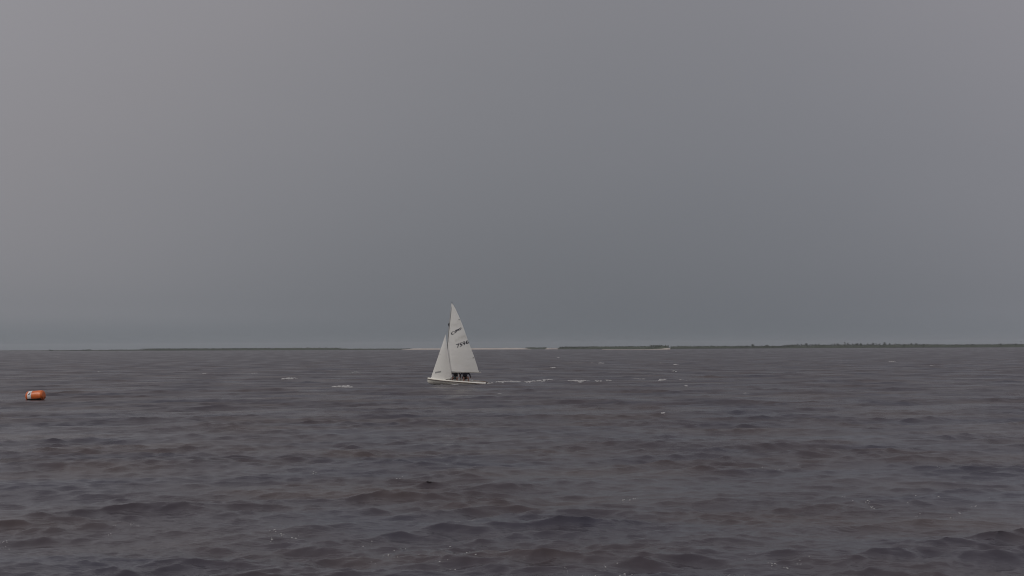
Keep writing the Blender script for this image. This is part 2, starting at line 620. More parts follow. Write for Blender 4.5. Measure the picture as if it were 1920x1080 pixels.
# scrub: countless low bushes along the shores
def leaf_quads(V, Fs, c, rad, n, size, rnd):
    for _ in range(n):
        while True:
            p = Vector((rnd.uniform(-1, 1), rnd.uniform(-1, 1), rnd.uniform(-1, 1)))
            if 0.25 < p.length < 1:
                break
        p = Vector((c[0] + p.x * rad[0], c[1] + p.y * rad[1], c[2] + p.z * rad[2]))
        u = Vector((rnd.gauss(0, 1), rnd.gauss(0, 1), rnd.gauss(0, 1))).normalized()
        a, b = frame_of(u)
        s = size * rnd.uniform(0.6, 1.4)
        i = len(V)
        V += [p - a * s, p - b * s * 0.7, p + a * s, p + b * s * 0.7]
        Fs.append((i, i + 1, i + 2, i + 3))


def shore_point(px, dist):
    a = az_of(px)
    r = dist / math.cos(a)
    return r * math.sin(a), r * math.cos(a)


rnd = random.Random(8)
V, Fs = [], []
for (p0, p1, dd, ground, hh, dens) in (
        (92, 101, 1655, 0.6, 1.2, 1.2), (133, 152, 1655, 0.7, 0.6, 0.7), (155, 171, 1655, 0.7, 1.4, 1.4), (205, 262, 1640, 0.9, 0.6, 0.8), (266, 640, 1545, 1.9, 1.0, 1.2),
        (640, 772, 1520, 1.0, 0.5, 0.5), (986, 1023, 1502, 1.6, 0.7, 0.9),
        (1050, 1215, 1370, 2.0, 1.1, 1.6), (1218, 1252, 1235, 2.2, 1.8, 2.2),
        (1258, 1480, 1400, 1.7, 1.5, 1.8), (1468, 1740, 1432, 2.0, 2.4, 2.6), (1740, 2050, 1454, 2.3, 1.7, 1.8)):
    x = p0
    while x < p1:
        d_ = dd + rnd.uniform(-6, 30)
        w = rnd.uniform(0.8, 2.4)
        h = hh * rnd.uniform(0.45, 1.25)
        gx, gy = shore_point(x, d_)
        leaf_quads(V, Fs, (gx, gy, ground + h * 0.35), (w, w, h * 0.6 + 0.25), int(9 + 6 * w), 0.38, rnd)
        x += rnd.uniform(0.6, 2.2) / dens
o = pydata('shore_scrub', V, Fs, M['scrub'], smooth=False)
tag(o, 'low dense scrub along the distant shores', 'scrub', None, 'stuff')

# individual trees on the wooded shore
TREES = [  # px, crown top above the water in photo pixels, crown width px, label
    (1410.5, 8.5, 9, 'round dark tree clump standing alone on the low shore west of the tree line'),
    (1437, 6.0, 7, 'low dark bush just east of the lone round clump'),
    (1484, 6.6, 8, 'low tree at the western end of the tree line'),
    (1494.5, 9.0, 5, 'slim leaning tree beginning the tree line'),
    (1502, 8.6, 3, 'thin pale tree behind the slim leaning tree'),
    (1511.5, 9.6, 8, 'dense dome shaped tree after the thin pale one'),
    (1528, 8.6, 5, 'small pointed tree in the first gap of the tree line'),
    (1534, 9.0, 3, 'spindly tree beside the small pointed tree'),
    (1543, 6.6, 4, 'very low tree in the widest gap of the tree line'),
    (1559, 8.8, 3, 'spindly tree west of the spreading pair'),
    (1563.5, 9.0, 2.5, 'bare thin tree close beside another spindly one'),
    (1569, 9.0, 8, 'spreading tree west of the tallest far tree'),
    (1583.5, 12.0, 5, 'tallest tree rising above the whole far tree line'),
    (1589, 10.0, 7, 'broad tree adjoining the tallest tree'),
    (1597, 8.8, 4, 'small pale tree after the tallest pair'),
    (1606, 8.8, 11, 'wide flat topped tree'),
    (1613, 9.0, 8, 'lower shoulder tree beside the wide flat topped tree'),
    (1626, 10.0, 5, 'upright tree followed by a round one'),
    (1635, 10.0, 8, 'round tree in the eastern half of the tree line'),
    (1642, 9.0, 4, 'narrow tree tucked against the round tree'),
    (1649, 8.6, 4, 'short tree before the tall square clump'),
    (1658, 11.0, 8, 'tall square dark tree clump, second tallest'),
    (1667, 9.4, 6, 'medium tree beside the tall square clump'),
    (1679, 8.4, 4, 'low scraggly tree past the square clump'),
    (1694, 7.6, 4, 'tiny isolated tree near the east end of the tree line'),
    (1707, 9.0, 6, 'first of the eastern end pair of trees'),
    (1717, 9.0, 7, 'last broad tree closing the tree line'),
    (1731, 7.2, 6, 'low bush past the last broad tree'),
    (1822, 6.8, 6, 'solitary low tree on the bare eastern marsh'),
    (1874.5, 7.6, 6, 'solitary dark tree further east on the marsh'),
    (1903, 7.2, 6, 'low tree beside the thin marker post'),
]
for (px, top, wpx, lab) in TREES:
    dist = 1436 + rnd.uniform(0, 30)
    if px < 1450:
        dist = 1412
    ppm = F / dist
    wl = CAMH * F / dist                  # waterline below eye level, px
    zt = (top - 4.3) / ppm + CAMH         # crown top in metres
    zt = max(zt, 4.0)
    w = wpx / ppm * 0.5
    gx, gy = shore_point(px, dist)
    g = 2.2 if px > 1450 else 1.6
    hgt = zt - g
    root = empty('far_tree', Matrix.Translation((gx, gy, g)), label=lab, cat='tree', group='trees along the far shore')
    Vt, Ft = [], []
    lean = rnd.uniform(-0.15, 0.15) * hgt
    tube(Vt, Ft, [(0, 0, -0.4), (lean * 0.3, 0, hgt * 0.35), (lean, 0, hgt * 0.8)], [0.22, 0.16, 0.05], 6)
    for s in range(4):
        aa = rnd.uniform(0, 6.28)
        z0 = hgt * rnd.uniform(0.3, 0.5)
        tube(Vt, Ft, [(lean * z0 / hgt, 0, z0), (math.cos(aa) * w * 0.7, math.sin(aa) * w * 0.7, z0 + hgt * 0.25)], [0.09, 0.03], 5)
    pydata('trunk', Vt, Ft, M['bark'], root)
    Vc, Fc = [], []
    nb = max(4, int(wpx * 1.3))
    for s in range(nb):
        aa = rnd.uniform(0, 6.28)
        q = rnd.uniform(0, 0.72) * w
        zc = hgt * rnd.uniform(0.35, 0.86)
        if s == 0:
            q, zc = 0.1 * w, hgt * 0.88
        br = max(0.35, w * rnd.uniform(0.28, 0.45))
        leaf_quads(Vc, Fc, (lean * zc / hgt + q * math.cos(aa), q * math.sin(aa), zc), (br, br, br * 0.6), 26, 0.26, rnd)
    pydata('crown', Vc, Fc, M['leaf'], root, smooth=False)

# thin post with a small dark top above the eastern marsh
gx, gy = shore_point(1913, 1446)
mroot = empty('marker_post', Matrix.Translation((gx, gy, 2.2)), label='thin timber marker post with a small dark top on the far marsh', cat='post')
tube_obj('pole', [(0, 0, -0.5), (0, 0, 4.4)], [0.13, 0.10], M['timber'], mroot)
Vp, Fp = [], []
tube(Vp, Fp, [(-0.55, 0, 4.45), (0.55, 0, 4.45)], 0.12, 6)
tube(Vp, Fp, [(-0.35, 0, 4.4), (-0.6, 0, 5.1)], 0.09, 6)
tube(Vp, Fp, [(0.35, 0, 4.4), (0.6, 0, 5.1)], 0.09, 6)
tube(Vp, Fp, [(0, -0.5, 4.5), (0, 0.5, 4.5)], 0.12, 6)
pydata('platform', Vp, Fp, M['timber'], mroot)

# ------------------------------------------------------------------ haze
bmh = bmesh.new()
bmesh.ops.create_cube(bmh, size=1.0)
meh = bpy.data.meshes.new('haze')
bmh.to_mesh(meh)
bmh.free()
hz = bpy.data.objects.new('haze', meh)
col.objects.link(hz)
hz.scale = (8800, 8800, 22)
hz.location = (0, 0, 9.0)                 # -2 .. +20 m
mh = bpy.data.materials.new('thin_sea_haze')
mh.use_nodes = True
th_ = mh.node_tree
th_.nodes.clear()
oh = th_.nodes.new('ShaderNodeOutputMaterial')
pv = th_.nodes.new('ShaderNodeVolumePrincipled')
pv.inputs['Color'].default_value = (0.86, 0.89, 0.93, 1)
pv.inputs['Density'].default_value = 0.00015
pv.inputs['Anisotropy'].default_value = 0.2
th_.links.new(pv.outputs[0], oh.inputs['Volume'])
meh.materials.append(mh)
tag(hz, 'thin pale haze over the bay', 'haze', None, 'stuff')

# ------------------------------------------------------------------ sailing dinghy
BPX, BPY = 857.0, 720.0
SC = 26.2                                  # photo pixels per metre at the boat
bdist = F / SC
bd = ray(BPX, BPY)
B0 = Vector((bd.x / bd.y * bdist, bdist, 0))
TRIM, HEEL = R(2.6), R(5.0)
SINK = 0.03
hx = np.linspace(-1.9, 1.9, 15)
wz = float(np.mean(water_z(B0.x + hx, np.full(15, B0.y))))
# boat axes: x forward (to the left of the frame), y to port (towards the camera), z up
base = Matrix(((-1, 0, 0, B0.x), (0, -1, 0, B0.y), (0, 0, 1, wz * 0.6 - SINK), (0, 0, 0, 1)))
BM = base @ Matrix.Rotation(-HEEL, 4, 'X') @ Matrix.Rotation(-TRIM, 4, 'Y')
boat = empty('sailing_dinghy', BM, label='white two sail dinghy sailing across the bay, number 7596 on its mainsail', cat='sailing dinghy')


def bl(px, py, y=0.0):
    """point in boat axes for a place read off the photograph on the boat's own plane"""
    x = (BPX - px) / SC
    z = (BPY - py) / SC + SINK
    c, s = math.cos(TRIM), math.sin(TRIM)
    return Vector((x * c + z * s, y, -x * s + z * c))


def lerp(a, b, t):
    return a + (b - a) * t


# hull: lofted stations
ST = [  # x, half beam, sheer height, keel depth, chine half beam, chine height
    (-2.04, 0.56, 0.25, -0.03, 0.44, 0.06),
    (-1.85, 0.64, 0.262, -0.06, 0.52, 0.05),
    (-1.40, 0.74, 0.285, -0.10, 0.62, 0.04),
    (-0.80, 0.80, 0.315, -0.14, 0.68, 0.04),
    (-0.20, 0.82, 0.335, -0.16, 0.68, 0.05),
    (0.40, 0.78, 0.35, -0.15, 0.60, 0.06),
    (0.78, 0.71, 0.36, -0.13, 0.52, 0.075),
    (0.84, 0.70, 0.362, -0.125, 0.50, 0.08),
    (1.25, 0.56, 0.37, -0.09, 0.36, 0.09),
    (1.65, 0.37, 0.378, -0.05, 0.20, 0.11),
    (1.95, 0.18, 0.385, 0.01, 0.08, 0.15),
    (2.08, 0.07, 0.388, 0.09, 0.03, 0.2),
    (2.12, 0.015, 0.388, 0.16, 0.008, 0.24),
]
V, Fs = [], []
for (x, b, zs, kd, cb, cz) in ST:
    half = [(0.0, kd), (cb * 0.55, lerp(kd, cz, 0.35)), (cb, cz), (lerp(cb, b, 0.7), lerp(cz, zs, 0.45)), (b, zs)]
    ring = [(-yy, zz) for (yy, zz) in half[::-1]] + half[1:]
    V += [(x, yy, zz) for (yy, zz) in ring]
nr_ = 9
for i in range(len(ST) - 1):
    for k in range(nr_ - 1):
        Fs.append((i * nr_ + k, (i + 1) * nr_ + k, (i + 1) * nr_ + k + 1, i * nr_ + k + 1))
Fs.append(tuple(range(nr_)))
Fs.append(tuple((len(ST) - 1) * nr_ + k for k in range(nr_))[::-1])
hull = pydata('hull', V, Fs, M['hull'], boat)
# deck with side tanks, cockpit well and cambered foredeck
V, Fs = [], []
for (x, b, zs, kd, cb, cz) in ST:
    e = b + 0.012
    zt = zs + 0.012
    if x < -1.9 or x > 0.8:
        half = [(0.0, zt + 0.05), (0.3 * b, zt + 0.045), (0.55 * b, zt + 0.03), (0.8 * b, zt + 0.015), (e, zt), (e, zt - 0.035)]
    else:
        half = [(0.0, 0.05), (b - 0.44, 0.05), (b - 0.34, zt + 0.005), (b - 0.15, zt + 0.03), (e, zt), (e, zt - 0.035)]
    ring = [(-yy, zz) for (yy, zz) in half[::-1]] + half[1:]
    V += [(x, yy, zz) for (yy, zz) in ring]
nd = 11
for i in range(len(ST) - 1):
    for k in range(nd - 1):
        Fs.append((i * nd + k, i * nd + k + 1, (i + 1) * nd + k + 1, (i + 1) * nd + k))
deck = pydata('deck', V, Fs, M['deck'], boat, smooth=False)
for s in (1, -1):
    pts = [(x, s * (b + 0.030), zs - 0.03) for (x, b, zs, *_r) in ST]
    V, Fs = [], []
    for i in range(len(pts) - 1):
        tube(V, Fs, [pts[i], pts[i + 1]], 0.02, 6)
    pydata('rub_rail', V, Fs, M['rail'], boat)
pydata('teal_stripe', [(-2.05, -0.60, 0.275), (-1.25, -0.775, 0.306), (-1.25, -0.60, 0.335), (-2.05, -0.46, 0.305)],
       [(0, 1, 2, 3)], M['teal'], boat)
# centreboard and rudder
pydata('centreboard', [(0.25, -0.012, -0.1), (0.62, -0.012, -0.1), (0.42, -0.012, -1.0), (0.16, -0.012, -1.0),
                       (0.25, 0.012, -0.1), (0.62, 0.012, -0.1), (0.42, 0.012, -1.0), (0.16, 0.012, -1.0)],
       [(0, 1, 2, 3), (7, 6, 5, 4), (0, 4, 5, 1), (1, 5, 6, 2), (2, 6, 7, 3), (3, 7, 4, 0)], M['deck'], boat, smooth=False)
rud = pydata('rudder', [(-2.13, -0.015, 0.27), (-2.34, -0.015, 0.25), (-2.42, -0.015, -0.62), (-2.2, -0.015, -0.66),
                        (-2.13, 0.015, 0.27), (-2.34, 0.015, 0.25), (-2.42, 0.015, -0.62), (-2.2, 0.015, -0.66)],
             [(0, 1, 2, 3), (7, 6, 5, 4), (0, 4, 5, 1), (1, 5, 6, 2), (2, 6, 7, 3), (3, 7, 4, 0)], M['deck'], boat, smooth=False)
til = tube_obj('tiller', [(-2.2, 0, 0.27), (-1.9, 0, 0.33), (-1.15, 0.0, 0.37)], [0.022, 0.02, 0.016], M['wood'], boat)

# spars
mast_b = bl(834.5, 710.0)
mast_t = bl(848.2, 566.8)
mast_pts = [mast_b.lerp(mast_t, t) + Vector((0.05 * math.sin(math.pi * t), 0, 0)) for t in np.linspace(0, 1, 9)]
tube_obj('mast', mast_pts, list(np.interp(np.linspace(0, 1, 9), [0, 0.7, 1], [0.036, 0.032, 0.022])), M['alu'], boat, n=12)
tube_obj('masthead_fitting', [mast_t + Vector((0.0, 0, -0.02)), mast_t + Vector((-0.01, 0, 0.07))], [0.03, 0.02], M['darkrope'], boat)


def mast_at(py):
    t = (710.0 - py) / (710.0 - 566.8)
    return mast_b.lerp(mast_t, t) + Vector((0.05 * math.sin(math.pi * t), 0, 0))


hound = mast_at(607)
ANG0 = math.tan(R(13))
goose = mast_at(696.5)
boom_e = bl(902.5, 695.6)
boom_e.y = (goose.x - boom_e.x) * ANG0
boom_s = goose + Vector((-0.05, 0.0, 0))
boom_pts = [boom_s.lerp(boom_e, t) for t in (0, 0.5, 1)]
tube_obj('boom', boom_pts, [0.036, 0.038, 0.034], M['boom'], boat, n=10)
for s in (1, -1):
    sp_tip = hound + Vector((-0.12, s * 0.36, -1.15))
    tube_obj('spreader', [mast_at(637), Vector((mast_at(637).x - 0.1, s * 0.38, mast_at(637).z + 0.02))], [0.014, 0.01], M['alu'], boat, n=6)
    tip = Vector((mast_at(637).x - 0.1, s * 0.38, mast_at(637).z + 0.02))
    tube_obj('shroud', [hound, tip, Vector((0.45, s * 0.74, 0.35))], 0.0035, M['wire'], boat, n=5)
tube_obj('hound_fitting', [hound + Vector((0.02, 0, -0.14)), hound + Vector((0.05, 0, 0.0)), hound + Vector((0.01, 0, 0.1))], [0.035, 0.055, 0.03], M['darkrope'], boat)
stem = bl(805.5, 711.0)
tube_obj('forestay', [hound, stem], 0.0045, M['wire'], boat, n=5)

# mainsail surface: v = height (0 foot .. 1 head), u = chord (0 luff .. 1 leech)
Y_FOOT, Y_HEAD = 694.6, 569.0
LE_Y = [569.0, 572.0, 577, 590, 600, 610, 621, 632, 650, 668, 682, 694.6]
LE_X = [849.8, 851.6, 854.6, 860.8, 865.0, 869.0, 873.0, 876.8, 883.6, 890.2, 894.6, 898.2]


def main_pt(u, py, off=0.0):
    m_ = mast_at(py)
    h = (Y_FOOT - py) / (Y_FOOT - Y_HEAD)
    le = bl(np.interp(py, LE_Y, LE_X), py)
    lx = m_.x - 0.035
    ch = lx - le.x
    ang = ANG0 + math.tan(R(11)) * h
    x = lx - ch * u
    belly = 0.115 * ch * 4 * u * (1 - u) * (1.15 - 0.3 * u) * (0.45 + 0.55 * math.sin(math.pi * min(1, h * 0.9 + 0.15)))
    y = ch * u * ang + belly + off
    if h < 0.001:
        belly_foot = 0
    z = lerp(m_.z, le.z, u)
    return Vector((x, y, z))


def px_to_main(px, py, off):
    m_ = mast_at(py)
    xl = m_.x - 0.035
    le = bl(np.interp(py, LE_Y, LE_X), py)
    p = bl(px, py)
    u = (xl - p.x) / (xl - le.x)
    return main_pt(u, py, off)


def grid_obj(name, fn, nu, nv, mat, parent):
    V, Fs = [], []
    for j in range(nv + 1):
        for i in range(nu + 1):
            V.append(fn(i / nu, j / nv))
    for j in range(nv):
        for i in range(nu):
            a = j * (nu + 1) + i
            Fs.append((a, a + 1, a + nu + 2, a + nu + 1))
    return pydata(name, V, Fs, mat, parent)


mainsail = grid_obj('mainsail', lambda u, v: main_pt(u, lerp(Y_FOOT, Y_HEAD, v)), 22, 48, M['sail'], boat)


def strip(name, pts, width_px, fn, off, mat, parent):
    """a narrow cloth strip laid along photo points on a sail"""
    V, Fs = [], []
    for i, (x, y) in enumerate(pts):
        a = pts[max(0, i - 1)]; b = pts[min(len(pts) - 1, i + 1)]
        dx, dy = b[0] - a[0], b[1] - a[1]
        l_ = math.hypot(dx, dy)
        nx, ny = -dy / l_ * width_px / 2, dx / l_ * width_px / 2
        V += [fn(x + nx, y + ny, off), fn(x - nx, y - ny, off)]
    for i in range(len(pts) - 1):
        Fs.append((2 * i, 2 * i + 1, 2 * i + 3, 2 * i + 2))
    return pydata(name, V, Fs, mat, parent)


for (a, b) in (((864.4, 598.6), (858.0, 601.0)), ((874.5, 627.0), (864.5, 631.0)), ((891.0, 668.6), (876.5, 671.5))):
    strip('batten', [a, ((a[0] + b[0]) / 2, (a[1] + b[1]) / 2), b], 0.5, px_to_main, 0.012, M['deck'], mainsail)
for a in ((863.2, 597.2), (889.6, 667.6)):
    strip('batten_end', [(a[0], a[1]), (a[0] - 2.6, a[1] + 1.0)], 1.2, px_to_main, 0.016, M['greymark'], mainsail)


def text_mesh(s, shear=0.0, bold=0.0):
    cu = bpy.data.curves.new('lettering', 'FONT')
    cu.body = s
    cu.size = 1.0
    cu.shear = shear
    cu.offset = bold
    cu.resolution_u = 3
    ob = bpy.data.objects.new('lettering', cu)
    col.objects.link(ob)
    dg = bpy.context.evaluated_depsgraph_get()
    me = bpy.data.meshes.new_from_object(ob.evaluated_get(dg))
    bm = bmesh.new()
    bm.from_mesh(me)
    bmesh.ops.triangulate(bm, faces=bm.faces[:])
    bmesh.ops.subdivide_edges(bm, edges=bm.edges[:], cuts=1)
    vs_ = [v.co.copy() for v in bm.verts]
    bm.verts.index_update()
    fs_ = [tuple(v.index for v in f.verts) for f in bm.faces]
    bm.free()
    bpy.data.objects.remove(ob)
    bpy.data.meshes.remove(me)
    bpy.data.curves.remove(cu)
    x0 = min(v.x for v in vs_); x1 = max(v.x for v in vs_)
    y0 = min(v.y for v in vs_); y1 = max(v.y for v in vs_)
    return [((v.x - x0) / (x1 - x0), (v.y - y0) / (y1 - y0)) for v in vs_], fs_


def on_sail(name, flat, p0, p1, up, off, mat, parent, mirror=False, fn=px_to_main):
    vs_, fs_ = flat
    V = []
    for (a, b) in vs_:
        if mirror:
            a = 1 - a
        x = p0[0] + (p1[0] - p0[0]) * a + up[0] * b
        y = p0[1] + (p1[1] - p0[1]) * a + up[1] * b
        V.append(fn(x, y, off))
    return pydata(name, V, fs_, mat, parent, smooth=False)


num = text_mesh('7596', 0.0, 0.016)
on_sail('sail_number', num, (857.8, 650.4), (880.2, 641.6), (-1.6, -6.8), 0.010, M['mark'], mainsail)
on_sail('sail_number', num, (854.2, 640.2), (876.0, 631.4), (-1.6, -6.8), -0.010, M['mark'], mainsail, mirror=True)


def emblem():
    """looped capital C running into a slanted 420"""
    vs_, fs_ = [], []

    def add(poly, w):
        b = len(vs_)
        for i, p in enumerate(poly):
            a = poly[max(0, i - 1)]; c = poly[min(len(poly) - 1, i + 1)]
            dx, dy = c[0] - a[0], c[1] - a[1]
            l_ = math.hypot(dx, dy) or 1
            vs_.append((p[0] - dy / l_ * w, p[1] + dx / l_ * w))
            vs_.append((p[0] + dy / l_ * w, p[1] - dx / l_ * w))
        for i in range(len(poly) - 1):
            fs_.append((b + 2 * i, b + 2 * i + 1, b + 2 * i + 3, b + 2 * i + 2))
    add([(0.15 + 0.16 * math.cos(t), 0.42 + 0.42 * math.sin(t)) for t in np.linspace(R(50), R(320), 16)], 0.05)
    # 4 with its bar running on to the left into the C
    add([(0.46, 0.95), (0.30, 0.42), (0.36, 0.38), (0.56, 0.42)], 0.045)
    add([(0.52, 0.86), (0.43, 0.08)], 0.045)
    # 2
    add([(0.56, 0.78), (0.62, 0.92), (0.70, 0.84), (0.66, 0.62), (0.57, 0.40), (0.74, 0.42)], 0.045)
    # 0
    add([(0.87 + 0.11 * math.cos(t) + 0.03 * math.sin(t), 0.66 + 0.27 * math.sin(t)) for t in np.linspace(0, 2 * math.pi, 17)], 0.045)
    return vs_, fs_


emb = emblem()
on_sail('sail_emblem', emb, (847.6, 626.6), (865.4, 618.6), (0.4, -6.8), 0.010, M['mark'], mainsail)
on_sail('sail_emblem', emb, (846.6, 613.8), (864.0, 609.4), (0.2, -6.6), -0.010, M['mark'], mainsail, mirror=True)

# jib
J_HEAD, J_TACK, J_CLEW = (836.2, 625.6), (806.8, 710.6), (848.2, 705.2)


def jib_frac(px, py):
    return px, py


def jib_pt(u, v, off=0.0):
    lx = lerp(J_TACK[0], J_HEAD[0], v); ly = lerp(J_TACK[1], J_HEAD[1], v)
    ex = lerp(J_CLEW[0], J_HEAD[0], v) - 0.9 * math.sin(math.pi * v); ey = lerp(J_CLEW[1], J_HEAD[1], v)
    x = lerp(lx, ex, u)
    y = lerp(ly, ey, u) + (2.6 * 4 * u * (1 - u) * max(0, 1 - v * 6) if v < 0.17 else 0.0)
    p = bl(x, y)
    ch = (ex - lx) / SC
    p.y = ch * u * (0.20 + 0.16 * v) + 0.13 * ch * 4 * u * (1 - u) + off
    return p


jib = grid_obj('jib', lambda u, v: jib_pt(u, v), 16, 36, M['sail'], boat)


def px_to_jib(px, py, off):
    v = 0.1
    for _ in range(6):
        lx = lerp(J_TACK[0], J_HEAD[0], v); ex = lerp(J_CLEW[0], J_HEAD[0], v) - 0.9 * math.sin(math.pi * v)
        u = (px - lx) / max(ex - lx, 0.1)
        y = lerp(J_TACK[1], J_HEAD[1], v) * (1 - u) + lerp(J_CLEW[1], J_HEAD[1], v) * u
        v += (y - py) / 85.0
    return jib_pt(u, v, off)


# maker's panel near the foot of the jib: a grey slanted row of small block marks
vs_, fs_ = [], []
for i in range(6):
    a0, a1 = i / 6 + 0.012, (i + 1) / 6 - 0.022
    b = len(vs_)
    vs_ += [(a0, 0), (a1, 0), (a1, 1), (a0, 1)]
    fs_.append((b, b + 1, b + 2, b + 3))
on_sail('sail_mark', (vs_, fs_), (816.0, 698.2), (827.8, 695.6), (0.3, -2.7), 0.010, M['greymark'], jib, fn=px_to_jib)
on_sail('tack_patch', ([(0, 0), (1, 0), (1, 1), (0, 1)], [(0, 1, 2, 3)]), (808.2, 705.0), (809.9, 704.6), (0.1, -1.5), 0.010, M['greymark'], jib, fn=px_to_jib)
strip('batten', [(826.5, 662.8), (824.0, 662.4), (821.6, 661.8)], 0.5, px_to_jib, 0.01, M['greymark'], jib)

# running rigging
clew = jib_pt(1, 0)
tube_obj('jib_sheet', [clew, Vector((clew.x + 0.12, 0.6, 0.42)), Vector((0.1, 0.55, 0.40)), Vector((0.0, -0.25, 0.5))], 0.012, M['darkrope'], boat, n=5)
vb = boom_s.lerp(boom_e, 0.26)
tube_obj('vang', [vb, mast_b + Vector((-0.04, 0, 0.12))], 0.014, M['darkrope'], boat, n=6)
ms = boom_s.lerp(boom_e, 0.345)
tube_obj('mainsheet', [ms, Vector((ms.x - 0.02, ms.y * 0.6, 0.36)), Vector((-0.10, 0.05, 0.08))], 0.02, M['rope'], boat, n=6)
ms2 = boom_s.lerp(boom_e, 0.48)
tube_obj('sheet_block', [ms2, ms2 + Vector((0, 0, -0.16))], [0.03, 0.045], M['darkrope'], boat, n=6)


# ------------------------------------------------------------------ crew
def remeshed(name, V, Fs, mat, parent, voxel=0.012, smooth=4):
    me = bpy.data.meshes.new(name)
    me.from_pydata([tuple(v) for v in V], [], Fs)
    me.update()
    bm = bmesh.new()
    bm.from_mesh(me)
    bmesh.ops.recalc_face_normals(bm, faces=bm.faces[:])
    bm.to_mesh(me)
    bm.free()
    ob = bpy.data.objects.new(name, me)
    col.objects.link(ob)
    m1 = ob.modifiers.new('r', 'REMESH')
    m1.mode = 'VOXEL'
    m1.voxel_size = voxel
    m2 = ob.modifiers.new('s', 'SMOOTH')
    m2.iterations = smooth
    m2.factor = 0.5
    dg = bpy.context.evaluated_depsgraph_get()
    me2 = bpy.data.meshes.new_from_object(ob.evaluated_get(dg))
    bpy.data.objects.remove(ob)
    bpy.data.meshes.remove(me)
    me2.name = name
    me2.materials.clear()
    return link_mesh(name, me2, mat, parent)


def limb(V, Fs, pts, rad, n=10):
    for i, p in enumerate(pts):
        ball(V, Fs, p, rad[i])
    for i in range(len(pts) - 1):
        tube(V, Fs, [pts[i], pts[i + 1]], [rad[i], rad[i + 1]], n)


def hand(V, Fs, wrist, d, palm_n, curl=0.6):
    """palm, four unequal curled fingers and a thumb from the palm's side"""
    d = Vector(d).normalized()
    pn = Vector(palm_n)
    pn = (pn - d * pn.dot(d)).normalized()
    s = d.cross(pn)
    w = Vector(wrist)
    k = w + d * 0.085
    for q in (-0.03, -0.01, 0.01, 0.03):
        tube(V, Fs, [w + s * q * 0.6, k + s * q], [0.016, 0.014], 8)
        ball(V, Fs, k + s * q, 0.014, 8, 6)
    for q, ln in ((-0.034, 0.066), (-0.0115, 0.078), (0.0115, 0.082), (0.034, 0.074)):
        p = k + s * q
        dd = d
        for seg, f in enumerate((0.45, 0.32, 0.23)):
            ang = curl * (0.5 + 0.35 * seg)
            dd = (dd * math.cos(ang) + pn * math.sin(ang)).normalized()
            p2 = p + dd * ln * f
            tube(V, Fs, [p, p2], [0.0095, 0.0085], 8)
            ball(V, Fs, p2, 0.0085, 8, 6)
            p = p2
    t0 = w + s * 0.022 + d * 0.02
    t1 = t0 + (s * 0.75 + d * 0.65 + pn * 0.2).normalized() * 0.042
    t2 = t1 + (s * 0.15 + d * 0.8 + pn * 0.6).normalized() * 0.034
    limb(V, Fs, [t0, t1, t2], [0.015, 0.012, 0.0095], 8)


